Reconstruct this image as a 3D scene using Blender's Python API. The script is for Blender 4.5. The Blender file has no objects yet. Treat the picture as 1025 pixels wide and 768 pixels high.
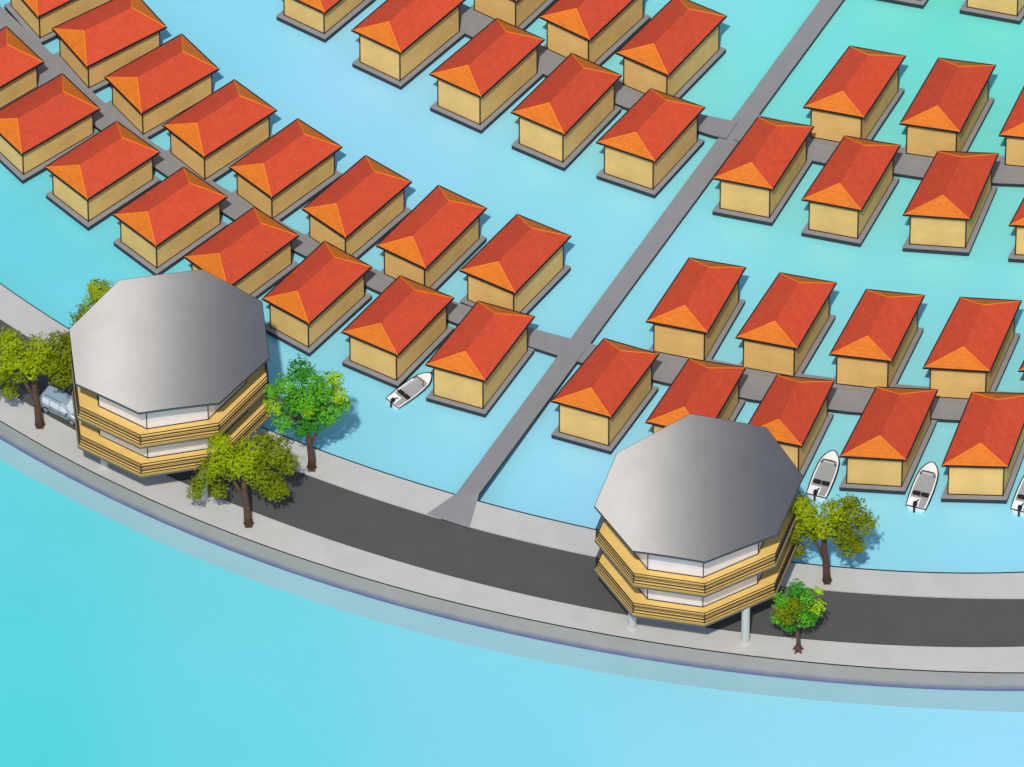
import bpy, math, random
import numpy as np
from mathutils import Vector, Matrix
random.seed(7); rng = np.random.default_rng(7)
R_ = math.radians
scene = bpy.context.scene
COL = scene.collection

# ------------------------------------------------------------------ camera
W0, H0, F, D, PITCH = 1025.0, 768.0, 16000.0, 1600.0, R_(50)
FW = Vector((0, math.cos(PITCH), -math.sin(PITCH)))
UP = Vector((0, math.sin(PITCH), math.cos(PITCH)))
CP = -D * FW
def G(x, y, z=0.0):
    """ground point (at height z) seen at photo position x, y"""
    d = FW + Vector((1, 0, 0)) * ((x - W0 / 2) / F) + UP * ((H0 / 2 - y) / F)
    return CP + d * ((z - CP.z) / d.z)
cam = bpy.data.objects.new('camera', bpy.data.cameras.new('camera'))
cam.data.sensor_width = 36; cam.data.lens = F / W0 * 36
cam.data.clip_start = 1; cam.data.clip_end = 6000
cam.location = CP
cam.rotation_euler = (math.pi / 2 - PITCH, 0, 0)
COL.objects.link(cam); scene.camera = cam

# ------------------------------------------------------------------ light
SUN_EL, SUN_AZ = R_(57), R_(-6)        # azimuth measured from the camera side towards its left
sdir = Vector((math.sin(SUN_AZ) * math.cos(SUN_EL), -math.cos(SUN_AZ) * math.cos(SUN_EL), math.sin(SUN_EL)))
sd = bpy.data.lights.new('sun', 'SUN'); sd.energy = 3.4; sd.angle = R_(1.2); sd.color = (1, .955, .88)
sun = bpy.data.objects.new('sun', sd); COL.objects.link(sun)
sun.rotation_euler = sdir.to_track_quat('Z', 'Y').to_euler()
w = bpy.data.worlds.new('World'); scene.world = w; w.use_nodes = True
nt = w.node_tree
sky = nt.nodes.new('ShaderNodeTexSky'); sky.sky_type = 'NISHITA'; sky.sun_disc = False
sky.sun_elevation = SUN_EL
sky.sun_rotation = math.atan2(sdir.x, sdir.y)
nt.links.new(sky.outputs[0], nt.nodes['Background'].inputs[0])
nt.nodes['Background'].inputs[1].default_value = 0.15
vs = scene.view_settings
vs.view_transform = 'Standard'; vs.look = 'None'; vs.exposure = 0.0; vs.gamma = 1

# ------------------------------------------------------------------ materials
def lin(c):
    return tuple(((v / 255) / 12.92 if v / 255 <= .04045 else ((v / 255 + .055) / 1.055) ** 2.4) for v in c[:3])
def mat(name, rgb, rough=.8, var=.12, nscale=.6, bump=0, bscale=6, metal=0, spec=.3, attr=None):
    """base colour (linear) with two scales of uneven tone, and an optional fine bump"""
    m = bpy.data.materials.new(name); m.use_nodes = True
    t = m.node_tree; N = t.nodes; L = t.links; b = N['Principled BSDF']
    b.inputs['Roughness'].default_value = rough; b.inputs['Metallic'].default_value = metal
    b.inputs['Specular IOR Level'].default_value = spec
    tc = N.new('ShaderNodeTexCoord')
    n1 = N.new('ShaderNodeTexNoise'); n1.inputs['Scale'].default_value = nscale; n1.inputs['Detail'].default_value = 6
    n1.inputs['Roughness'].default_value = .65
    L.new(tc.outputs['Object'], n1.inputs['Vector'])
    mr = N.new('ShaderNodeMapRange'); mr.inputs[1].default_value = .3; mr.inputs[2].default_value = .7
    mr.inputs[3].default_value = 1 - var; mr.inputs[4].default_value = 1 + var
    L.new(n1.outputs['Fac'], mr.inputs[0])
    mx = N.new('ShaderNodeVectorMath'); mx.operation = 'SCALE'
    if attr:
        a = N.new('ShaderNodeAttribute'); a.attribute_name = attr; L.new(a.outputs['Color'], mx.inputs[0])
    else:
        mx.inputs[0].default_value = rgb[:3]
    L.new(mr.outputs[0], mx.inputs['Scale'])
    L.new(mx.outputs[0], b.inputs['Base Color'])
    if bump:
        n2 = N.new('ShaderNodeTexNoise'); n2.inputs['Scale'].default_value = bscale; n2.inputs['Detail'].default_value = 4
        L.new(tc.outputs['Object'], n2.inputs['Vector'])
        bp = N.new('ShaderNodeBump'); bp.inputs['Strength'].default_value = bump; bp.inputs['Distance'].default_value = .05
        L.new(n2.outputs['Fac'], bp.inputs['Height']); L.new(bp.outputs[0], b.inputs['Normal'])
    return m
def per_object(m, amt):
    t = m.node_tree; N = t.nodes; L = t.links; b = N['Principled BSDF']; oi = N.new('ShaderNodeObjectInfo')
    mr = N.new('ShaderNodeMapRange'); mr.inputs[3].default_value = 1 - amt; mr.inputs[4].default_value = 1 + amt; L.new(oi.outputs['Random'], mr.inputs[0])
    mx = N.new('ShaderNodeVectorMath'); mx.operation = 'SCALE'; L.new(b.inputs['Base Color'].links[0].from_socket, mx.inputs[0]); L.new(mr.outputs[0], mx.inputs['Scale']); L.new(mx.outputs[0], b.inputs['Base Color'])
def tile_mat(name, rgb, axis):
    """clay tiles: courses parallel to the ridge, slightly different tone from tile to tile"""
    m = mat(name, rgb, .75, .08, .9)
    t = m.node_tree; N = t.nodes; L = t.links; b = N['Principled BSDF']
    tc = N.new('ShaderNodeTexCoord'); mp = N.new('ShaderNodeMapping')
    mp.inputs['Rotation'].default_value = (0, 0, R_(90) if axis == 'x' else 0)
    L.new(tc.outputs['Object'], mp.inputs['Vector'])
    br = N.new('ShaderNodeTexBrick'); br.inputs['Scale'].default_value = 1
    br.inputs['Brick Width'].default_value = .36; br.inputs['Row Height'].default_value = .3
    br.inputs['Mortar Size'].default_value = .02; br.inputs['Bias'].default_value = 0
    br.inputs['Color1'].default_value = (.93, .93, .93, 1); br.inputs['Color2'].default_value = (1.06, 1.06, 1.06, 1)
    br.inputs['Mortar'].default_value = (.84, .84, .84, 1)
    L.new(mp.outputs[0], br.inputs['Vector'])
    src = b.inputs['Base Color'].links[0].from_socket
    mul = N.new('ShaderNodeVectorMath'); mul.operation = 'MULTIPLY'
    L.new(src, mul.inputs[0]); L.new(br.outputs['Color'], mul.inputs[1]); L.new(mul.outputs[0], b.inputs['Base Color'])
    bp = N.new('ShaderNodeBump'); bp.inputs['Strength'].default_value = .25; bp.inputs['Distance'].default_value = .05
    L.new(br.outputs['Fac'], bp.inputs['Height']); bp.invert = True
    L.new(bp.outputs[0], b.inputs['Normal'])
    return m
K = 0.80      # overall albedo trim against the exposure
def c(r, g, b_, k=K): return tuple(v * k for v in lin((r, g, b_)))
M = {
 'roof_red': tile_mat('red roof tiles', c(208, 75, 40), 'x'),
 'roof_orange': tile_mat('orange roof tiles', c(222, 118, 22), 'y'),
 'trim_orange': mat('orange hip tiles', c(250, 130, 10), .6, .1, 2),
 'ink': mat('near black trim paint', (.012, .011, .010), .6, .1, 2),
 'stucco': mat('ochre stucco', c(226, 184, 112, 1.0), .9, .10, .45, .25, 9),
 'slab': mat('platform concrete', c(142, 142, 142), .9, .06, .5, .3, 7),
 'slab_side': mat('dark grey concrete', c(58, 61, 69), .8, .12, .8, .3, 5),  # side concrete, much darker than the deck tops
 'pavement': mat('pale pavement', c(195, 192, 185), .9, .05, .35, .15, 8),
 'asphalt': mat('asphalt', c(85, 84, 81), .9, .08, .25, .5, 14),
 'metal_roof': mat('grey metal roof', (.195, .193, .188), .45, .05, .25, 0, 3, metal=.9, spec=.5),
 'roof_edge': mat('dark roof edge', c(80, 80, 82), .5, .05, 1),
 'gold': mat('gold deck boards', c(220, 180, 100, .95), .7, .07, .8, .15, 8),
 'gold_edge': mat('gold fascia', c(208, 162, 70), .6, .07, .8),
 'grey_edge': mat('grey slab edge', c(104, 104, 104), .7, .06, 1),
 'glass': mat('pale glazing', c(226, 228, 238, 1.0), .1, .05, .35, spec=.7, metal=.2),
 'pillar': mat('painted steel pillar', c(212, 207, 200), .4, .06, .8),
 'white': mat('white gelcoat', (.80, .80, .80), .3, .03, 2, spec=.5),
 'boat_grey': mat('grey boat floor', c(168, 168, 168), .6, .06, 2),
 'black': mat('black vinyl', (.012, .012, .012), .5, .1, 3),
 'van': mat('silver blue car paint', c(172, 192, 202), .28, .03, 1, metal=.25, spec=.5),
 'van_trim': mat('dark plastic', (.05, .055, .06), .5, .1, 3),
 'van_glass': mat('bright car glass', c(226, 232, 238), .06, .04, 1.5, spec=.8),
 'rim': mat('alloy rim', (.6, .6, .62), .3, .05, 3, metal=.7),
 'tyre': mat('tyre rubber', (.02, .02, .02), .8, .1, 3),
 'red_lamp': mat('red lamp lens', (.4, .02, .015), .2, .05, 3),
 'clear_lamp': mat('clear lamp lens', (.75, .76, .78), .1, .05, 3),
 'leaf': mat('tree leaves', (0, 0, 0), .7, .22, .55, attr='leaf_hue', spec=.2),
 'quay_shade': mat('painted quay shade', c(152, 195, 202), .35, .04, .12, .1, 1.5),  # flat tone for the quay wall's shade and reflection on the water
}
def bark_mat():
    m = mat('brown bark', c(96, 68, 52), .9, .35, 1.2, .8, 5); return m
M['bark'] = bark_mat()
for k_, a_ in (('roof_red', .07), ('stucco', .05), ('slab', .025)): per_object(M[k_], a_)
def ribbed():                                    # fine ribs run left-right in the roof sheets and spread the glint across them
    b = M['metal_roof'].node_tree.nodes['Principled BSDF']; t = M['metal_roof'].node_tree
    b.inputs['Anisotropic'].default_value = 1.0
    cv = t.nodes.new('ShaderNodeCombineXYZ'); cv.inputs[1].default_value = 1; t.links.new(cv.outputs[0], b.inputs['Tangent'])
ribbed()
def leafy():                                     # thin leaves let some light through
    t = M['leaf'].node_tree; N = t.nodes; L = t.links; b = N['Principled BSDF']
    tr = N.new('ShaderNodeBsdfTranslucent'); L.new(b.inputs['Base Color'].links[0].from_socket, tr.inputs['Color'])
    mx = N.new('ShaderNodeMixShader'); mx.inputs[0].default_value = .35
    L.new(b.outputs[0], mx.inputs[1]); L.new(tr.outputs[0], mx.inputs[2]); L.new(mx.outputs[0], N['Material Output'].inputs['Surface'])
leafy()
# quay wall: concrete with a blue grey tide stain along the foot
def quay_mat():
    m = mat('quay concrete', c(166, 162, 156), .9, .07, .3, .3, 5)
    t = m.node_tree; N = t.nodes; L = t.links; b = N['Principled BSDF']
    ge = N.new('ShaderNodeTexCoord'); sp = N.new('ShaderNodeSeparateXYZ'); L.new(ge.outputs['Object'], sp.inputs[0])
    nz = N.new('ShaderNodeTexNoise'); nz.inputs['Scale'].default_value = .5; L.new(ge.outputs['Object'], nz.inputs['Vector'])
    ad = N.new('ShaderNodeMath'); ad.operation = 'MULTIPLY_ADD'; ad.inputs[1].default_value = .35
    L.new(nz.outputs['Fac'], ad.inputs[0]); L.new(sp.outputs[2], ad.inputs[2])
    mr = N.new('ShaderNodeMapRange'); mr.inputs[1].default_value = .25; mr.inputs[2].default_value = 1.15
    L.new(ad.outputs[0], mr.inputs[0])
    mx = N.new('ShaderNodeMix'); mx.data_type = 'RGBA'
    L.new(mr.outputs[0], mx.inputs[0])
    mx.inputs[6].default_value = (*c(96, 104, 146), 1)
    L.new(b.inputs['Base Color'].links[0].from_socket, mx.inputs[7])
    L.new(mx.outputs[2], b.inputs['Base Color'])
    return m
M['quay'] = quay_mat()
def water_mat():
    m = bpy.data.materials.new('lagoon water'); m.use_nodes = True
    t = m.node_tree; N = t.nodes; L = t.links; b = N['Principled BSDF']
    a = N.new('ShaderNodeAttribute'); a.attribute_name = 'water_tint'
    tc = N.new('ShaderNodeTexCoord')
    n1 = N.new('ShaderNodeTexNoise'); n1.inputs['Scale'].default_value = .05; n1.inputs['Detail'].default_value = 5
    L.new(tc.outputs['Object'], n1.inputs['Vector'])
    mr = N.new('ShaderNodeMapRange'); mr.inputs[1].default_value = .3; mr.inputs[2].default_value = .7
    mr.inputs[3].default_value = .97; mr.inputs[4].default_value = 1.03
    L.new(n1.outputs['Fac'], mr.inputs[0])
    mx = N.new('ShaderNodeVectorMath'); mx.operation = 'SCALE'
    L.new(a.outputs['Color'], mx.inputs[0]); L.new(mr.outputs[0], mx.inputs['Scale'])
    L.new(mx.outputs[0], b.inputs['Base Color'])
    b.inputs['Roughness'].default_value = .12; b.inputs['Specular IOR Level'].default_value = .5
    b.inputs['IOR'].default_value = 1.33
    mp = N.new('ShaderNodeMapping'); mp.inputs['Scale'].default_value = (.9, 1.6, 1); mp.inputs['Rotation'].default_value = (0, 0, .5)
    L.new(tc.outputs['Object'], mp.inputs['Vector'])
    n2 = N.new('ShaderNodeTexNoise'); n2.inputs['Scale'].default_value = .9; n2.inputs['Detail'].default_value = 6
    n2.inputs['Distortion'].default_value = .4
    L.new(mp.outputs[0], n2.inputs['Vector'])
    bp = N.new('ShaderNodeBump'); bp.inputs['Strength'].default_value = .11; bp.inputs['Distance'].default_value = .25
    L.new(n2.outputs['Fac'], bp.inputs['Height']); L.new(bp.outputs[0], b.inputs['Normal'])
    return m
M['water'] = water_mat()

# ------------------------------------------------------------------ mesh helpers
class MB:
    def __init__(s): s.v = []; s.f = []; s.m = []
    def add(s, vs, fs, m=0):
        o = len(s.v); s.v += [tuple(p) for p in vs]
        for f in fs: s.f.append(tuple(i + o for i in f)); s.m.append(m)
    def prism(s, poly, z0, z1, m=0, mside=None, top=True, bottom=True, poly0=None):
        n = len(poly); lo = poly0 or poly
        vs = [(p[0], p[1], z0) for p in lo] + [(p[0], p[1], z1) for p in poly]
        fs = [(i, (i + 1) % n, n + (i + 1) % n, n + i) for i in range(n)]
        s.add(vs, fs, m if mside is None else mside)
        if top: s.add(vs[n:], [tuple(range(n))], m)
        if bottom: s.add(vs[:n], [tuple(reversed(range(n)))], m if mside is None else mside)
    def box(s, c0, sz, m=0, rot=None):
        x, y, z = (q / 2 for q in sz)
        vs = [Vector((a, b_, d)) for a in (-x, x) for b_ in (-y, y) for d in (-z, z)]
        if rot is not None: vs = [rot @ p for p in vs]
        vs = [p + Vector(c0) for p in vs]
        s.add(vs, [(0, 1, 3, 2), (4, 6, 7, 5), (0, 4, 5, 1), (2, 3, 7, 6), (0, 2, 6, 4), (1, 5, 7, 3)], m)
    def tube(s, pts, rad, n=6, m=0, closed=False):
        pts = [Vector(p) for p in pts]; k = len(pts)
        rs = rad if isinstance(rad, (list, tuple)) else [rad] * k
        rings = []
        for i, p in enumerate(pts):
            if closed: t = (pts[(i + 1) % k] - pts[i - 1])
            else: t = pts[min(i + 1, k - 1)] - pts[max(i - 1, 0)]
            t.normalize()
            a = t.cross(Vector((0, 0, 1)) if abs(t.z) < .95 else Vector((1, 0, 0))).normalized(); b_ = t.cross(a)
            rings += [p + (a * math.cos(2 * math.pi * j / n) + b_ * math.sin(2 * math.pi * j / n)) * rs[i] for j in range(n)]
        fs = []
        for i in range(k if closed else k - 1):
            i2 = (i + 1) % k
            for j in range(n):
                j2 = (j + 1) % n
                fs.append((i * n + j, i * n + j2, i2 * n + j2, i2 * n + j))
        if not closed: fs += [tuple(reversed(range(n))), tuple((k - 1) * n + j for j in range(n))]
        s.add(rings, fs, m)
    def mesh(s, name, mats, smooth=False):
        me = bpy.data.meshes.new(name); me.from_pydata(s.v, [], s.f)
        for q in (mats if isinstance(mats, (list, tuple)) else [mats]): me.materials.append(q)
        me.polygons.foreach_set('material_index', s.m)
        if smooth: me.polygons.foreach_set('use_smooth', [True] * len(s.f))
        me.update(); return me
    def obj(s, name, mats, parent=None, smooth=False):
        o = bpy.data.objects.new(name, s.mesh(name, mats, smooth)); COL.objects.link(o)
        if parent: o.parent = parent
        return o
def fix_normals(o):
    import bmesh
    bm = bmesh.new(); bm.from_mesh(o.data); bmesh.ops.recalc_face_normals(bm, faces=bm.faces); bm.to_mesh(o.data); bm.free(); return o
def bevel(o, wd=.05, seg=2):
    b = o.modifiers.new('bevel', 'BEVEL'); b.width = wd; b.segments = seg; b.limit_method = 'ANGLE'; b.angle_limit = R_(35); return o
def thing(name, label, cat, loc, rz=0, group=None):
    o = bpy.data.objects.new(name, None); COL.objects.link(o); o.empty_display_size = .5
    o.location = loc; o.rotation_euler = (0, 0, rz); return tag(o, label, cat, group)
def tag(o, label, cat, group=None):
    o['label'] = label; o['category'] = cat
    if group: o['group'] = group
    return o
def struct(o, kind='structure'): o['kind'] = kind; return o
def copy_tree(o, parent=None):
    n = o.copy(); COL.objects.link(n)
    if parent: n.parent = parent
    for ch in list(o.children): copy_tree(ch, n)
    return n

# ------------------------------------------------------------------ water
samples = [((20,230),(112,216,228)),((110,260),(118,218,232)),((230,60),(140,218,240)),((350,80),(160,221,250)),((430,150),(156,222,246)),
 ((560,190),(146,224,239)),((640,270),(150,222,241)),((780,60),(124,228,222)),((960,30),(115,228,215)),((700,20),(136,226,229)),((960,260),(135,226,228)),
 ((640,490),(160,220,248)),((560,450),(154,222,246)),((400,440),(146,220,240)),((300,380),(141,218,238)),((980,530),(152,222,243)),((780,220),(138,226,230)),((600,-40),(140,226,230)),
 ((1000,100),(120,228,218)),((1000,420),(146,224,236)),((880,430),(148,224,238)),
 ((10,750),(84,212,213)),((10,640),(92,213,218)),((20,520),(102,215,224)),((250,640),(114,215,225)),((240,750),(108,215,224)),((500,745),(130,217,232)),((700,740),(146,220,238)),((1000,750),(156,221,242)),((480,665),(134,218,234)),((800,720),(152,220,239))]
SP = np.array([G(*p)[:2] for p, _ in samples]); SC = np.array([lin(q) for _, q in samples]) * (K * .98) * np.array([1, 1, .965])
def axis(lo, hi, n, far): return np.concatenate([[-far, -far * .3, lo * 2], np.linspace(lo, hi, n), [hi * 2, far * .3, far]])
xs = axis(-75, 75, 61, 2500); ys = axis(-60, 90, 61, 2500)
X, Y = np.meshgrid(xs, ys); P = np.stack([X.ravel(), Y.ravel()], 1)
d2 = ((P[:, None] - SP[None]) ** 2).sum(2); wt = 1 / (d2 + 35) ** 1.6
tint = (wt[:, :, None] * SC[None]).sum(1) / wt.sum(1)[:, None]  # water tint blended by distance between sample colours
b = MB(); nx = len(xs)
b.add([(p[0], p[1], 0) for p in P], [(j * nx + i, j * nx + i + 1, (j + 1) * nx + i + 1, (j + 1) * nx + i) for j in range(len(ys) - 1) for i in range(nx - 1)])
wo = struct(b.obj('water', M['water'], smooth=True))
at = wo.data.color_attributes.new('water_tint', 'FLOAT_COLOR', 'POINT')
at.data.foreach_set('color', np.concatenate([tint, np.ones((len(tint), 1))], 1).ravel().astype(np.float32))

# ------------------------------------------------------------------ embankment road
QZ = 2.5
def curve(pts, z, deg=4):
    q = np.array([G(x, y, z)[:2] for x, y in pts]); s = 60.0
    co = np.polyfit(q[:, 0] / s, q[:, 1], deg)
    x0, x1 = q[0, 0], q[-1, 0]; dv = np.polyder(co)
    def f(x):
        if x < x0: return np.polyval(co, x0 / s) + np.polyval(dv, x0 / s) / s * (x - x0) + .004 * (x - x0) ** 2
        if x > x1: return np.polyval(co, x1 / s) + np.polyval(dv, x1 / s) / s * (x - x1) + .002 * (x - x1) ** 2
        return np.polyval(co, x / s)
    return f
c_in = curve([(0,282),(23,301),(68,328),(262,427),(342,458),(455,494),(517,512),(595,529),(794,563),(884,570.5),(961,572.7),(1025,572.7)], QZ)
c_rin = curve([(0,319),(31,339),(342,487.5),(414,510),(470,529),(595,556),(817,590),(884,594.7),(1025,599)], QZ)
c_rout = curve([(0,388),(20,400),(73,429),(247,512),(342,544),(415,565),(475,582),(599,610),(684,629),(807,639),(901,645),(984,648),(1025,648)], QZ)
c_out = curve([(0,422),(180,512),(260,547),(342,571.5),(475,609),(602,634),(684,648),(817,665),(917,671),(984,674),(1025,674)], QZ)
c_bot = curve([(0,440),(140,511.5),(234,555),(342,589.5),(509,634),(684,666.5),(801,681),(1025,692)], 0)
c_band = curve([(0,460.6),(97,511),(200,562),(342,610),(509,655),(684,686),(1025,713)], 0)
SX = np.linspace(-170, 170, 171)
def strip(bd, fa, za, fb, zb, m=0, oa=0, ob=0):
    vs = []
    for x in SX: vs += [(x, fa(x) + oa, za), (x, fb(x) + ob, zb)]
    bd.add(vs, [(2 * i, 2 * i + 2, 2 * i + 3, 2 * i + 1) for i in range(len(SX) - 1)], m)
b = MB(); strip(b, c_rout, QZ - .12, c_rin, QZ - .12, 0, -.2, .2); struct(b.obj('road', M['asphalt']))
for fa, fb, nm in ((c_out, c_rout, 'outer'), (c_rin, c_in, 'inner')):
    b = MB(); e = .13
    oa, ob = (e, 0) if nm == 'outer' else (0, -e)
    strip(b, fa, QZ, fb, QZ, 0, oa, ob)
    if nm == 'outer':
        strip(b, fa, QZ + .004, fa, QZ + .004, 1, -.02, e); strip(b, fb, QZ, fb, QZ - .3, 0)
    else:
        strip(b, fb, QZ + .004, fb, QZ + .004, 1, -e, .02); strip(b, fa, QZ - .3, fa, QZ, 0)
    struct(b.obj('pavement', [M['pavement'], M['ink']]))
b = MB(); strip(b, c_bot, -.8, c_bot, 0.0, 0); strip(b, c_bot, 0, c_out, QZ, 0); strip(b, c_in, QZ, c_in, -.8, 0)
tag(b.obj('quay_wall', M['quay']), 'long curved grey concrete quay wall below the road with a stained foot', 'wall')
b = MB(); strip(b, c_band, .02, c_bot, .02, 0, 0, .1); strip(b, c_band, -.3, c_band, .02, 0)  # added strip on the water, quay wall's shadow put in as colour
struct(b.obj('quay_shade_strip', M['quay_shade']))

# ------------------------------------------------------------------ piers
SZ = 0.8
def plank(name, left, right, zs, th=.5):
    """flat walkway between two edge lines; zs = top height at each station"""
    n = len(left)
    lt = [G(*p, z) for p, z in zip(left, zs)]; rt = [G(*p, z) for p, z in zip(right, zs)]
    b = MB()
    top = [q for pair in zip(lt, rt) for q in pair]
    b.add(top, [(2 * i, 2 * i + 1, 2 * i + 3, 2 * i + 2) for i in range(n - 1)], 0)
    lo = [q - Vector((0, 0, th)) for q in top]
    for k in (0, 1):
        vs = [q for i in range(n) for q in (top[2 * i + k], lo[2 * i + k])]
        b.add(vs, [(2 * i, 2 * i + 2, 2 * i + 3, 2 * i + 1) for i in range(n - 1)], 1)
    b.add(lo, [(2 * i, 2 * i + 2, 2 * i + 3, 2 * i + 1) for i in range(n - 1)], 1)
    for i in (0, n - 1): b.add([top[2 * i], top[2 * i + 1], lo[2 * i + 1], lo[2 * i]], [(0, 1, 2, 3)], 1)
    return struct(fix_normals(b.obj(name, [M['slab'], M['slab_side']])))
# main pier with its flared ramp from the road
lt = [(427,514.5),(457,493.6)]; rt = [(470,528.5),(479.5,494.6)]; zz = [QZ + .01, QZ + .012]
for t, z in ((.06, 2.2), (.13, 1.7), (.2, 1.2), (.27, .9), (.35, .64), (.55, .64), (.76, .64), (1, .64), (1.3, .64), (1.8, .64)):
    lt.append((457 + (821 - 457) * t, 493.6 * (1 - t))); rt.append((479.5 + (844 - 479.5) * t, 494.6 * (1 - t))); zz.append(z)
plank('pier', lt, rt, zz, .45)
def lane(front, rear, z): return plank('walkway', front, rear, [z] * len(front), .42)
lane([(565,358),(537,349),(457,323.7),(377,291),(305,256),(232.6,218.5),(166.8,175.8),(103,132),(45,87),(-15,37),(-75,-12)],
     [(575,340),(530,328),(450,300),(365,265),(290,227),(222,187),(155,144),(99,98),(46,48),(-4,2),(-50,-45)], SZ - .04)
lane([(727,139),(711,135),(625,107),(546,75),(470.5,36),(395,-3),(320,-45)],
     [(738,122),(700,114),(622,80),(545,47),(460,2),(385,-40),(310,-80)], SZ - .04)
lane([(735,140),(812,160.5),(826,163.5),(906,175),(925,178),(999,183.5),(1025,184.5),(1110,186)],
     [(748,112),(812,128),(826,132),(905,148),(925,150),(1000,156),(1025,158),(1110,160)], SZ - .04)
lane([(575,361),(582,363),(666,383),(753,400),(849,412),(948,420),(1040,424),(1130,427)],
     [(588,343),(600,346),(672,352),(755,368),(855,381),(950,389),(1040,394),(1130,398)], SZ - .04)

# ------------------------------------------------------------------ houses
def house(label, quad, hz):
    ez = SZ + hz
    q = [G(x, y, ez) for x, y in quad]                       # FL FR BR BL eave corners
    ctr = sum(q, Vector()) / 4
    ex = ((q[1] - q[0]) + (q[2] - q[3])); yaw = math.atan2(ex.y, ex.x)
    root = thing('house', label, 'house', (ctr.x, ctr.y, 0), yaw, 'houses on platforms in the lagoon')
    rot = Matrix.Rotation(-yaw, 3, 'Z')
    L = [rot @ (p - ctr) for p in q]; L = [Vector((p.x, p.y, 0)) for p in L]
    wd = (L[1] - L[0]).length; ln = (L[2] - L[1]).length
    def pt(u, v, z=0):                                       # u, v in -1..1 across and along the plan
        a = L[0].lerp(L[1], (u + 1) / 2); d = L[3].lerp(L[2], (u + 1) / 2); p = a.lerp(d, (v + 1) / 2); return Vector((p.x, p.y, z))
    def ring(o, z=0):
        fu = 1 - 2 * o / wd; fv = 1 - 2 * o / ln
        return [pt(-fu, -fv, z), pt(fu, -fv, z), pt(fu, fv, z), pt(-fu, fv, z)]
    wr = ring(.5)
    b = MB(); b.prism(wr, SZ - .01, ez + .1, 0); b.obj('wall', M['stucco'], root)
    for p in wr:
        b = MB(); b.tube([(p.x, p.y, SZ), (p.x, p.y, ez)], .075, 5); b.obj('corner_trim', M['ink'], root)
    b = MB(); s = ring(.46); 
    b.prism(s, SZ, SZ + .11, 0); b.obj('skirting', M['ink'], root)
    # roof: red slopes, orange hip ends, orange hip lines, dark eave edge
    rh = 1.55; A = pt(0, -1 + 2 * .185, ez + rh); B_ = pt(0, 1 - 2 * .22, ez + rh)
    e = ring(0, ez + .03)
    b = MB()
    b.add([e[1], e[2], B_, A], [(0, 1, 2, 3)]); b.add([e[3], e[0], A, B_], [(0, 1, 2, 3)])
    b.add(ring(.02, ez - .02), [(3, 2, 1, 0)])
    rf = b.obj('roof', M['roof_red'], root)
    for tri in ((e[0], e[1], A), (e[2], e[3], B_)):
        b = MB(); b.add(tri, [(0, 1, 2)]); b.obj('hip_end', M['roof_orange'], rf)
    for a_, d_ in ((e[0], A), (e[1], A), (e[2], B_), (e[3], B_)):
        b = MB(); b.tube([a_, d_], .06, 5); b.obj('hip_trim', M['trim_orange'], rf)
    b = MB(); o_, i_ = ring(-.09), ring(.05)
    for k in range(4):
        k2 = (k + 1) % 4
        vs = [Vector((p.x, p.y, z)) for z in (ez - .1, ez + .075) for p in (o_[k], o_[k2], i_[k2], i_[k])]
        b.add(vs, [(3, 2, 1, 0), (4, 5, 6, 7), (0, 1, 5, 4), (2, 3, 7, 6)])
    b.obj('eave_edge', M['ink'], rf)
    # platform: concrete deck over a dark edge beam, floating on a recessed pontoon
    b = MB(); b.prism(ring(-.05), SZ - .05, SZ, 0); pl = bevel(b.obj('platform', M['slab'], root), .012, 1)
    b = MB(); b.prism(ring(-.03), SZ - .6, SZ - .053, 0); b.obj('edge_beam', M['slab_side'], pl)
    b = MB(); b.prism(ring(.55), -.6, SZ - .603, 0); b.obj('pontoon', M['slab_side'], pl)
    return root
def q3(*p): return p
def sh(q, dx, dy): return [(x + dx, y + dy) for x, y in q]
H2 = [(52.7,29),(86.8,67.4),(166.2,27.4),(133,-9)]
H3 = [(105.4,77.7),(141.5,114.1),(218.6,69.4),(181.8,34.7)]
H4 = [(163.5,125.8),(204.2,157.8),(276.3,110.8),(234.6,80.4)]
H5 = [(230.2,167.8),(271.9,198.2),(341.7,147.5),(298,119.5)]
H6 = [(303,209.5),(346,238.5),(411.4,182.5),(366,156.3)]
H7 = [(377.4,246.3),(426,269.3),(486.5,208.9),(438.8,186.2)]
H8 = [(460.8,271),(515.5,294),(570.9,236.9),(517.8,215.2)]
H1 = sh(H2, -49, -50)
L2 = [(-15.3,119.8),(21.7,154.8),(99.4,109.4),(62.4,74.4)]
L1 = sh(L2, -56, -47)
L3 = [(45.4,167.8),(87.4,200.2),(159.5,152.8),(116.8,122.1)]
L4 = [(113.4,215.2),(156.2,247),(226.9,197.5),(183.9,167.8)]
L5 = [(185,257.5),(228,289),(298.4,236.2),(254.3,207.8)]
L6 = [(263,299.4),(309.3,324.6),(371.5,267.5),(325,242)]
L7 = [(342.7,332.7),(398,356.1),(453.8,298.7),(400.4,276.7)]
L8 = [(426.7,365.4),(485.5,381.8),(534.5,317.4),(478.8,302)]
B3 = [(430.7,74.7),(481.5,97.4),(544.5,40),(497.2,19)]
B2 = [(352.7,30.7),(401,53.4),(467,-1.5),(417,-24)]
B1 = sh(B2, -76, -40)
B4 = [(512.5,112.8),(564.9,135.1),(621.6,76),(572.2,54)]
B5 = [(597.6,142.8),(655.6,162.2),(705,108),(651.3,89.4)]
T2 = [(540.5,17.3),(590.2,40.7),(651,-16),(602,-37)]
T1 = sh(T2, -73, -39)
T3 = [(617.3,53.4),(669,76),(726.7,16.7),(677,-4)]
C1 = [(714,178.7),(773.3,190),(814,127.3),(759,117.7)]
C2 = [(803.3,200),(862,211),(900.7,146),(845.7,136.7)]
C3 = [(904.7,215.3),(970.7,220),(999,154.3),(939,152)]
C4 = sh(C3, 106, 10.5)
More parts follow.
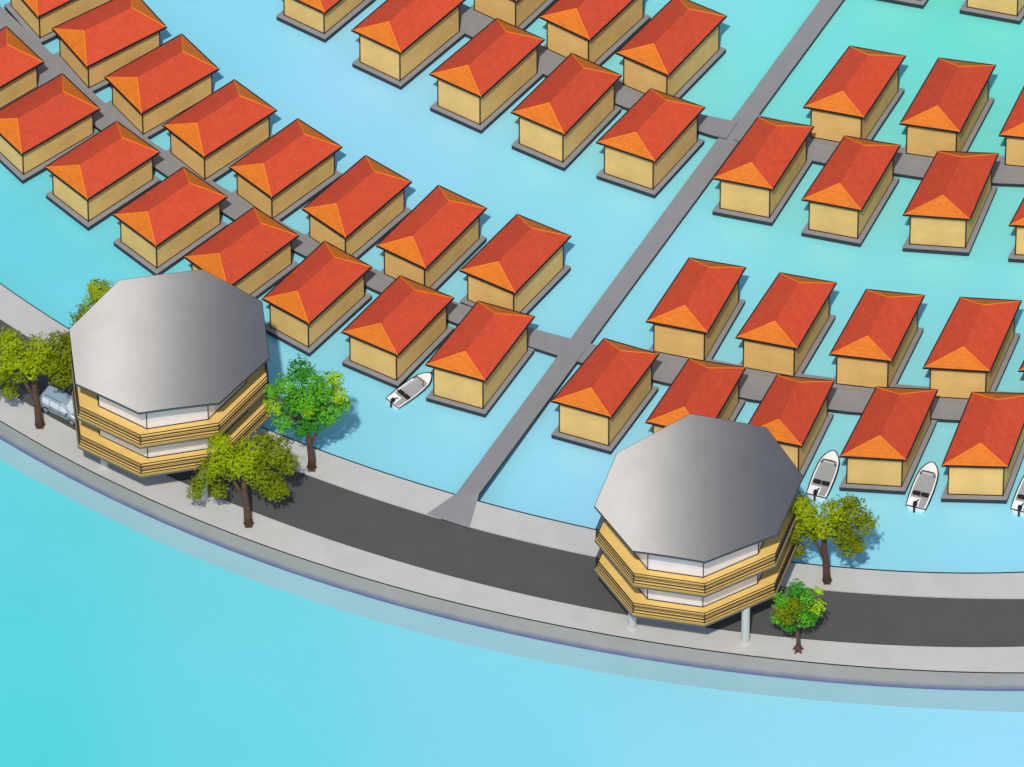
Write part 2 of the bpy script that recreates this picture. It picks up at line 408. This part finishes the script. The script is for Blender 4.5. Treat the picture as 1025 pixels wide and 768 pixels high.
C5 = [(805,107.3),(865,118.3),(906,56.7),(850.7,46.7)]
C6 = [(901.3,124),(960.7,132.7),(996,66),(939.7,58.7)]
C7 = [(1000.7,135.7),(1064,142),(1095,73),(1035,68)]
D1 = sh(C5, 60, -146); D2 = [(962,-23),(1022,-12),(1062,-75),(1005,-84)]
E1 = [(647.7,322),(708,333.7),(746,268.3),(690,258.7)]
E2 = [(737.3,338),(798,349.3),(836.7,283.7),(780.7,273.7)]
E3 = [(831,355),(892.3,362),(925,296.3),(867.3,290.3)]
E4 = [(924.7,368.3),(990.7,372.3),(1022,301.7),(961.3,298.3)]
E5 = sh(E4, 95.5, 3)
E6 = [(552.5,401.8),(611.6,418.2),(659,355),(604.7,339.4)]
E7 = [(647,422.8),(706.5,437),(746,368.7),(690,359.4)]
E8 = [(743,435.5),(802.7,447),(834.7,382),(778,376)]
E9 = [(841.3,457),(906.7,461),(938.3,390.7),(877.3,388)]
E10 = [(943.3,466.3),(1008.7,468),(1036,395),(973,393.3)]
ORD = ['first', 'second', 'third', 'fourth', 'fifth', 'sixth', 'seventh', 'eighth']
rows = [('near row', 'lower-left terrace', [L8, L7, L6, L5, L4, L3, L2, L1], [5.0, 4.6, 4.4, 4.3, 4.15, 4.15, 3.9, 3.9]),
        ('far row', 'lower-left terrace', [H8, H7, H6, H5, H4, H3, H2, H1], [4.7, 4.5, 4.3, 4.1, 4.2, 4.0, 4.0, 4.0]),
        ('near row', 'upper-left terrace', [B5, B4, B3, B2, B1], [5.0, 5.0, 5.0, 5.0, 3.9]),
        ('far row', 'upper-left terrace', [T3, T2, T1], [5.0] * 3),
        ('near row', 'upper-right terrace', [C1, C2, C3, C4], [5.0] * 4),
        ('far row', 'upper-right terrace', [C5, C6, C7], [5.0] * 3),
        ('near row', 'lower-right terrace', [E6, E7, E8, E9, E10], [5.1, 5.0, 5.0, 4.7, 5.0]),
        ('far row', 'lower-right terrace', [E1, E2, E3, E4, E5], [5.0] * 5)]
for row, blk, qs, hs in rows:
    for i, (q, h) in enumerate(zip(qs, hs)):
        house(f'tan house with red roof, {ORD[i]} from the pier in {row}, {blk}', q, h)
house('house cut off by the top edge, only a corner of its grey platform showing', D1, 5.0)
house('tan house at the top right corner, only its lower wall and platform showing', D2, 5.0)

# ------------------------------------------------------------------ octagonal buildings on pillars
def octagon(label, poly, rz, s1, s2, stilts):
    pts = [G(x, y, rz) for x, y in poly]
    ctr = sum(pts, Vector()) / 8
    root = thing('octagonal_building', label, 'building', (ctr.x, ctr.y, QZ), 0, 'octagonal buildings on pillars over the road')
    P = [Vector((p.x - ctr.x, p.y - ctr.y, 0)) for p in pts]
    ar = sum(P[i].x * P[(i + 1) % 8].y - P[i].y * P[(i + 1) % 8].x for i in range(8))
    if ar < 0: P.reverse()
    rt = rz - QZ
    def sc(f): return [p * f for p in P]
    # metal roof, a shallow vault that falls slightly towards the right
    RX = max(abs(p.x) for p in P)
    def rz_(x): return rt + .22 - .04 * x - .05 * x * x / RX
    b = MB(); N = 12
    vs = [Vector((0, 0, rz_(0)))]
    for k in range(1, N + 1):
        for i in range(8):
            for j in range(4):
                p = P[i].lerp(P[(i + 1) % 8], j / 4) * (k / N); vs.append(Vector((p.x, p.y, rz_(p.x))))
    fs = [(0, 1 + j, 1 + (j + 1) % 32) for j in range(32)]
    for k in range(N - 1):
        for j in range(32): fs.append((1 + k * 32 + j, 1 + (k + 1) * 32 + j, 1 + (k + 1) * 32 + (j + 1) % 32, 1 + k * 32 + (j + 1) % 32))
    b.add(vs, fs); rf = b.obj('roof', M['metal_roof'], root, smooth=True)
    rim = [Vector((p.x * 1.005, p.y * 1.005, p.z - .004)) for p in vs[-32:]]; low = [p - Vector((0, 0, .27)) for p in rim]
    b = MB(); b.add(rim + low, [(32 + j, 32 + (j + 1) % 32, (j + 1) % 32, j) for j in range(32)])
    b.add(low + [vs[0] - Vector((0, 0, .27))], [(32, (j + 1) % 32, j) for j in range(32)]); b.obj('roof_edge', M['roof_edge'], rf)
    z0 = rt - s1 - s2
    for zf, hh in ((z0, s2), (z0 + s2, s1)):                 # zf = underside of the storey's deck
        b = MB(); b.prism(sc(.992), zf + .2, zf + .5, 0, 1); dk = b.obj('balcony_deck', [M['gold'], M['gold_edge']], root)
        b = MB(); b.prism(sc(1.0), zf, zf + .197, 0); b.obj('deck_edge', M['grey_edge'], dk)
        inn = sc(.765)
        def ceil(x): return zf + hh - .003 if zf == z0 else rz_(x) - .29
        ns = [inn[i].lerp(inn[(i + 1) % 8], j / 4) for i in range(8) for j in range(4)]
        b = MB(); b.add([(p.x, p.y, zf + .5) for p in ns] + [(p.x, p.y, ceil(p.x)) for p in ns], [(j, (j + 1) % 32, 32 + (j + 1) % 32, 32 + j) for j in range(32)])
        gl = b.obj('glass_wall', M['glass'], root)
        for p in sc(.767):
            b = MB(); b.tube([(p.x, p.y, zf + .5), (p.x, p.y, ceil(p.x))], .055, 6); b.obj('mullion', M['ink'], gl)
        b = MB(); o_, i_ = sc(.772), sc(.762)
        b.prism(o_, zf + .5, zf + .58, 0); b.obj('sill', M['ink'], gl)
        b = MB(); rr = sc(.985)
        for h in (.56, 1.04, 1.52, 2.0): b.tube([(p.x, p.y, zf + h) for p in rr], .058, 5, closed=True)
        for p in rr: b.tube([(p.x, p.y, zf + .45), (p.x, p.y, zf + 2.0)], .05, 5)
        b.obj('railing', M['ink'], root)
    for px, py in stilts:
        p = G(px, py, QZ) - ctr
        b = MB(); b.tube([(p.x, p.y, -.15), (p.x, p.y, z0 + .05)], .42, 20); b.tube([(p.x, p.y, -.15), (p.x, p.y, .1)], .55, 20)
        b.obj('pillar', M['pillar'], root)
    return root
PL = [(69.5,330.5),(119.3,282.9),(202.4,270.4),(262,298.4),(269.3,353.9),(219.4,402.6),(139,415),(76,385)]
PR = [(595.3,507.2),(617.5,455.6),(691.3,416.2),(767,426.4),(803.8,472.8),(778,532.6),(706,563.5),(633.3,553)]
octagon('grey-roofed octagonal building with gold balconies at left, beside the parked van', PL, QZ + 5.6 + 9.85, 5.35, 4.5, [(105,466),(204,499),(130,400),(235,430)])
octagon('grey-roofed octagonal building with gold balconies at right, in front of moored boats', PR, QZ + 5.5 + 10.0, 5.4, 4.6, [(633,628),(746,643),(668,553),(765,572)])

# ------------------------------------------------------------------ trees
def leaf_crown(lobes, n_per, size):
    V = []; Fc = []; Cc = []
    for (cx, cy, cz, r, hue, sq) in lobes:
        n = int(n_per * (r / 1.6) ** 2)
        for _ in range(n):
            d = rng.normal(size=3); d /= np.linalg.norm(d)
            rad = r * (1 - .5 * rng.random() ** 2) * (.97 + .3 * math.sin(6 * d[0] + 4 * d[2] + cx) * math.sin(5 * d[1] + 3 * d[2] + cy + cz))
            p = np.array([cx, cy, cz]) + d * rad * np.array([1, 1, sq])
            nrm = d + rng.normal(size=3) * .45 + np.array([0, 0, .35]); nrm /= np.linalg.norm(nrm)
            a = np.cross(nrm, rng.normal(size=3)); a /= np.linalg.norm(a); bb = np.cross(nrm, a)
            s = size * rng.uniform(.6, 1.25); o = len(V)
            V += [tuple(p + a * s), tuple(p + bb * s * .62), tuple(p - a * s), tuple(p - bb * s * .62)]
            Fc.append((o, o + 1, o + 2, o + 3))
            h = np.array(hue) * rng.uniform(.88, 1.12); Cc += [(*h, 1)] * 4
    return V, Fc, Cc
def tree(label, base_px, lobes_px, trunk, k, n_per=800, size=.17, group=None, proto=None, seed=0):
    p0 = G(*base_px, QZ); u = .1 * k
    root = thing('tree', label, 'tree', p0, 0, group)
    cp, sp = math.cos(PITCH), math.sin(PITCH)
    lob = []
    for (dx, up, r, dep, hue) in lobes_px:
        y = dep * u; z = (up * u - y * sp) / cp
        lob.append((dx * u, y, z, r * u, hue, .95))
    V, Fc, Cc = leaf_crown(lob, n_per, size)
    me = bpy.data.meshes.new('crown'); me.from_pydata(V, [], Fc); me.materials.append(M['leaf'])
    ca = me.color_attributes.new('leaf_hue', 'FLOAT_COLOR', 'CORNER')
    ca.data.foreach_set('color', np.array(Cc, np.float32).ravel())
    o = bpy.data.objects.new('crown', me); COL.objects.link(o); o.parent = root
    b = MB()
    for pts, rads in trunk:
        b.tube([Vector((x * u, d_ * u, (z * u - d_ * u * sp) / cp)) for x, z, d_ in pts], [r * u for r in rads], 9)
    # limbs reaching into the clumps
    top = Vector((trunk[0][0][-1][0] * u, 0, trunk[0][0][-1][1] * u / cp))
    for l in [q for q, k_ in zip(lob, lobes_px) if k_[1] > 50][::2]:
        e_ = Vector(l[:3]); mid = top.lerp(e_, .5) + Vector((0, 0, -.25))
        b.tube([top - Vector((0, 0, .5)), mid, e_], [.2, .13, .05], 6)
    for i in range(5):                                       # root flare
        a = i * 1.257 + .3; b.tube([(0, 0, .9), (math.cos(a) * 3.2 * u, math.sin(a) * 3.2 * u, .2), (math.cos(a) * 6 * u, math.sin(a) * 6 * u, -.1)], [2.4 * u, 1.8 * u, .5 * u], 6)
    b.obj('trunk', M['bark'], root, smooth=True)
    return root
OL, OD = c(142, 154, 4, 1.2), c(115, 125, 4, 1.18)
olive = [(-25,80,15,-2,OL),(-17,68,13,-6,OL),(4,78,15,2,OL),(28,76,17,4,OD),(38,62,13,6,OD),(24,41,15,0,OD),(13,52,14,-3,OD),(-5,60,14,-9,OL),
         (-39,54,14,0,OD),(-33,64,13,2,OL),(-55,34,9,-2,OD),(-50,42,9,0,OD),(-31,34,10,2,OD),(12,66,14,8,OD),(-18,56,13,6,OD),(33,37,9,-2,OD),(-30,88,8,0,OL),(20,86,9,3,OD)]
otrunk = [([(0,0,0),(-1,8,0),(-2,20,0),(-4,36,0),(-4,52,0)], [5,4.0,3.6,3.2,2.4]), ([(-2,24,0),(-9,36,0),(-15,45,0)], [2.6,1.9,1.3])]
GL = 'olive-green trees along the road'
def jig(l, s):
    r = random.Random(s); return [(a + r.uniform(-2, 2), b_ + r.uniform(-2, 2), q * r.uniform(.94, 1.06), d_ + r.uniform(-2, 2), h) for a, b_, q, d_, h in l]
olive_van = [(a, b_ + (9 if a > 0 and b_ < 60 else 0), q * (.85 if a > 0 and b_ < 60 else 1), d_, h) for a, b_, q, d_, h in olive]
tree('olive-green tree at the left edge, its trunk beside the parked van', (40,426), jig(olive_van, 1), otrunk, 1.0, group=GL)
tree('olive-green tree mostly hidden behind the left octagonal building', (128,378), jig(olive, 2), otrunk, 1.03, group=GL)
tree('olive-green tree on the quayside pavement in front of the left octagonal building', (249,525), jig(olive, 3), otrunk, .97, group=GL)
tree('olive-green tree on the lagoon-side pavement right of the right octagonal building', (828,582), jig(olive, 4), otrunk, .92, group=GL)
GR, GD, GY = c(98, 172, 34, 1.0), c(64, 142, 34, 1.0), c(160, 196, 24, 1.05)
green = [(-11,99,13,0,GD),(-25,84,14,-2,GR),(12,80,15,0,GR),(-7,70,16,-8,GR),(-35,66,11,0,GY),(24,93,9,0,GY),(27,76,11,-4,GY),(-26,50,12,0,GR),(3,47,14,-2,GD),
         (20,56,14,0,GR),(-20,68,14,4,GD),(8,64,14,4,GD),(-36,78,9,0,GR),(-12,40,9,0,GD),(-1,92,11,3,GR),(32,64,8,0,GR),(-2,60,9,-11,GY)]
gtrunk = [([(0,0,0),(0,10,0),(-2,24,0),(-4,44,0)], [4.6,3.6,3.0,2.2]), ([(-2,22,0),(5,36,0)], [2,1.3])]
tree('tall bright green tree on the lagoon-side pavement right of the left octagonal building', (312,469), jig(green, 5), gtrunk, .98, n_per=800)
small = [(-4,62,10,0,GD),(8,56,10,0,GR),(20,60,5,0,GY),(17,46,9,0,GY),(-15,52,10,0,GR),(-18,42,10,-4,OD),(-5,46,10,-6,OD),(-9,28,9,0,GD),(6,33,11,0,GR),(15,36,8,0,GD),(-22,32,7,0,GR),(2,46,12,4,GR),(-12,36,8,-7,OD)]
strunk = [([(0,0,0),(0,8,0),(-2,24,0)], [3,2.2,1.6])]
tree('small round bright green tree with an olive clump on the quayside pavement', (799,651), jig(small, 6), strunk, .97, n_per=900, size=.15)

# ------------------------------------------------------------------ boats
def make_boat(label, loc, rz):
    root = thing('motorboat', label, 'boat', loc, rz, 'white motorboats moored between the houses')
    Lg, hw = 3.1, 1.02                                        # half length and half beam; bow towards +Y
    st = [(-1, .90, 0), (-.6, .98, 0), (-.1, 1.0, 0), (.3, .95, .03), (.6, .84, .08), (.82, .58, .14), (.96, .26, .2), (1, .1, .22)]
    zg = .72
    b = MB(); rings = []
    for y, f, rise in st:
        x = hw * f; z = zg + rise
        keel = -.25 if y < .6 else -.25 + (y - .6) * 1.4
        rings.append([(-x, y * Lg, z), (-x * .92, y * Lg, .3 + rise), (-x * .6, y * Lg, keel + .15), (0, y * Lg, keel), (x * .6, y * Lg, keel + .15), (x * .92, y * Lg, .3 + rise), (x, y * Lg, z)])
    vs = [p for r in rings for p in r]; n = 7
    b.add(vs, [(i * n + j, i * n + j + 1, (i + 1) * n + j + 1, (i + 1) * n + j) for i in range(len(st) - 1) for j in range(n - 1)])
    b.add(rings[0], [tuple(range(n))]); b.add(rings[-1], [tuple(reversed(range(n)))])
    # side decks (gunwales) and foredeck
    k = 5
    for i in range(k - 1):
        for s in (-1, 1):
            a, d = st[i], st[i + 1]
            pa = [(s * hw * a[1], a[0] * Lg, zg + a[2]), (s * (hw * a[1] - .16), a[0] * Lg, zg + a[2]), (s * (hw * a[1] - .16), a[0] * Lg, .42)]
            pd = [(s * hw * d[1], d[0] * Lg, zg + d[2]), (s * (hw * d[1] - .16), d[0] * Lg, zg + d[2]), (s * (hw * d[1] - .16), d[0] * Lg, .42)]
            b.add(pa + pd, [(0, 1, 4, 3), (1, 2, 5, 4)])
    fr = [st[4], st[5], st[6], st[7]]
    vs = []
    for y, f, rise in fr: vs += [(-hw * f, y * Lg, zg + rise), (0, y * Lg, zg + rise + .1 * f), (hw * f, y * Lg, zg + rise)]
    b.add(vs, [q for i in range(3) for q in ((3 * i, 3 * i + 1, 3 * i + 4, 3 * i + 3), (3 * i + 1, 3 * i + 2, 3 * i + 5, 3 * i + 4))])
    b.add([(-hw * .84, .6 * Lg, zg + .08), (hw * .84, .6 * Lg, zg + .08), (hw * .84, .6 * Lg, .42), (-hw * .84, .6 * Lg, .42)], [(0, 1, 2, 3)])
    # stern well deck, white on the left side
    b.box((-.33, -.78 * Lg, .60), (.98, .42 * Lg * .98, .1)); b.box((0, -.985 * Lg, .62), (1.76, .12, .22))
    hull = fix_normals(b.obj('hull', M['white'], root))
    b = MB(); vs = []
    for y, f, rise in st[:5]: vs += [(-hw * f + .1, y * Lg, .42), (hw * f - .1, y * Lg, .42)]
    b.add(vs, [(2 * i, 2 * i + 1, 2 * i + 3, 2 * i + 2) for i in range(4)]); b.obj('cockpit_floor', M['boat_grey'], root)
    b = MB(); b.tube([(-hw * f - .01, y * Lg, zg + r - .03) for y, f, r in st] + [(hw * f + .01, y * Lg, zg + r - .03) for y, f, r in reversed(st)], .075, 5, closed=True)
    b.obj('rub_rail', M['ink'], root)
    for x in (-.4, .4):
        b = MB(); b.box((x, -.38 * Lg, .68), (.68, .48, .16)); b.box((x, -.47 * Lg, .92), (.68, .12, .42)); bevel(b.obj('seat', M['black'], root), .04)
    b = MB(); pts = [(-.72, .42 * Lg, zg + .06), (-.6, .56 * Lg, zg + .06), (.6, .56 * Lg, zg + .06), (.72, .42 * Lg, zg + .06)]
    up = [(x * .92, y - .28, zg + .55) for x, y, z in pts]
    b.add(pts + up, [(i, i + 1, i + 5, i + 4) for i in range(3)]); ws = b.obj('windscreen', M['van_glass'], root)
    b = MB(); b.tube(up, .045, 5); b.tube([pts[0], up[0]], .04, 5); b.tube([pts[3], up[3]], .04, 5); b.tube(pts, .03, 5); b.obj('windscreen_frame', M['ink'], ws)
    b = MB(); b.box((-.12, -.93 * Lg, .98), (.36, .42, .4)); b.box((-.12, -1.03 * Lg, .5), (.18, .16, .8)); b.tube([(-.12, -.9 * Lg, 1.08), (.1, -.74 * Lg, 1.12)], .06, 6)
    b.box((-.12, -1.04 * Lg, .02), (.2, .2, .1))
    bevel(b.obj('outboard_motor', M['black'], root), .07)
    return root
def place_boat(boat, stern, bow, label):
    s, e = G(*stern, .7), G(*bow, .85); d = e - s; m = (s + e) / 2
    ln = math.hypot(d.x, d.y)
    boat.location = (m.x, m.y, 0); boat.rotation_euler = (0, 0, math.atan2(d.y, d.x) - math.pi / 2); k = ln / 6.2; boat.scale = (k * 1.14, k, k); boat['label'] = label
b0 = make_boat('', (0, 0, 0), 0)
place_boat(b0, (392.8,403), (431,373.5), 'white motorboat moored between two houses left of the pier')
for s, e, l in (((817,496), (834.5,451.5), 'white motorboat nearest the right octagonal building, its stern behind a tree'),
                ((916.6,507.5), (933.5,463), 'white motorboat between the two fully visible houses at lower right'),
                ((1021.5,511.5), (1039,467), 'white motorboat cut off by the right edge of the picture')):
    place_boat(copy_tree(b0), s, e, l)

# ------------------------------------------------------------------ parked van
def make_van(label, loc, rz):
    root = thing('parked_van', label, 'van', loc, rz)          # front towards +X
    hw = .92
    prof = [(-2.28, .42), (-2.34, .75), (-2.3, 1.12), (-2.16, 1.62), (-1.98, 1.86), (-1.2, 1.93), (.2, 1.9), (.62, 1.8), (1.42, 1.2), (2.05, 1.02), (2.3, .82), (2.34, .5), (2.2, .36), (-2.1, .34)]
    def inset(z): return hw if z < 1.15 else hw - (z - 1.15) * .24
    b = MB(); n = len(prof)
    ys = [(-1, 0), (-.86, .03), (.86, .03), (1, 0)]
    vs = []
    for s, bulge in ((-1, 0), (-.9, 1), (.9, 1), (1, 0)):
        for x, z in prof:
            vs.append((x * (1 + .012 * bulge), s * inset(z), z + .02 * bulge * (z > 1)))
    fs = [(k * n + i, k * n + (i + 1) % n, (k + 1) * n + (i + 1) % n, (k + 1) * n + i) for k in range(3) for i in range(n)]
    fs += [tuple(range(n)), tuple(3 * n + i for i in reversed(range(n)))]
    b.add(vs, fs); body = fix_normals(b.obj('body', M['van'], root)); bevel(body, .06, 3)
    def side_panel(pts, s, off): return [(x, s * (inset(z) + off), z) for x, z in pts]
    for s in (-1, 1):
        for nm, pts in (('side_window', [(-1.95, 1.2), (-1.1, 1.18), (-1.1, 1.72), (-1.82, 1.72)]), ('side_window', [(-1.0, 1.18), (.02, 1.16), (.02, 1.72), (-1.0, 1.73)]), ('side_window', [(.12, 1.16), (1.15, 1.17), (.58, 1.66), (.12, 1.71)])):
            b = MB(); b.add(side_panel(pts, s, .012) + side_panel(pts, s, -.03), [(0, 1, 2, 3), (0, 1, 5, 4), (1, 2, 6, 5), (2, 3, 7, 6), (3, 0, 4, 7)]); b.obj(nm, M['van_glass'], root)
        b = MB()
        for x0, x1 in ((-1.05, 0), (.07, 1.2)):
            b.tube(side_panel([(x0, .5), (x0, 1.74)], s, .006), .012, 4); b.tube(side_panel([(x0, .5), (x1, .48)], s, .006), .012, 4); b.tube(side_panel([(x1, .48), (x1, 1.15)], s, .006), .012, 4)
        b.tube(side_panel([(-1.5, .75), (1.5, .72)], s, .012), .045, 6)
        b.obj('door_seam', M['van_trim'], root)
        for x in (-.85, .3):
            b = MB(); b.box((x, s * (hw + .03), 1.02), (.22, .05, .05)); b.obj('door_handle', M['van_trim'], root)
        b = MB(); b.box((1.0, s * (hw + .14), 1.22), (.16, .26, .2)); bevel(b.obj('mirror', M['van_trim'], root), .05)
        b = MB(); b.tube([(-1.7, s * .66, 1.93), (-1.6, s * .66, 2.02), (.1, s * .66, 2.0), (.25, s * .66, 1.92)], .03, 6); b.obj('roof_rail', M['van_trim'], root)
        b = MB(); b.box((-2.26, s * .78, 1.05), (.12, .2, .5)); b.obj('tail_light', M['red_lamp'], root)
        b = MB(); b.box((2.2, s * .68, .82), (.24, .36, .2)); bevel(b.obj('headlight', M['clear_lamp'], root), .05)
        for x in (-1.45, 1.5):
            wv = Vector((x, s * (hw - .1), .34)); b = MB()
            b.tube([wv + Vector((0, -.12, 0)), wv + Vector((0, .12, 0))], .36, 22); wh = b.obj('wheel', M['tyre'], root)
            b = MB(); b.tube([wv + Vector((0, s * .1, 0)), wv + Vector((0, s * .135, 0))], .25, 18); b.tube([wv + Vector((0, s * .13, 0)), wv + Vector((0, s * .15, 0))], .06, 10); b.obj('rim', M['rim'], wh)
    b = MB(); b.add([(.68, -.66, 1.79), (.68, .66, 1.79), (1.42, .78, 1.24), (1.42, -.78, 1.24)], [(0, 1, 2, 3)]); o = b.obj('windscreen', M['van_glass'], root); o.location = (.03, 0, .03)
    b = MB(); b.add([(-2.02, -.66, 1.74), (-2.02, .66, 1.74), (-2.22, .74, 1.25), (-2.22, -.74, 1.25)], [(3, 2, 1, 0)]); o = b.obj('rear_window', M['van_glass'], root); o.location = (-.1, 0, .02)
    b = MB(); b.box((-2.34, 0, .5), (.14, 1.7, .24)); b.box((2.32, 0, .48), (.14, 1.7, .24)); bevel(b.obj('bumper', M['van_trim'], root), .05)
    return root
wr_, wf = G(45.5, 413, QZ - .12), G(71.5, 425.5, QZ - .12)
ang = math.atan2(wf.y - wr_.y, wf.x - wr_.x); k = (wf - wr_).length / 2.95
off = Vector((-math.sin(ang), math.cos(ang), 0)) * .92 * k
make_van('silver-blue van parked on the road between the left tree and the octagonal building', (wr_ + wf) / 2 + off, ang).scale = (k, k, k * 1.12)
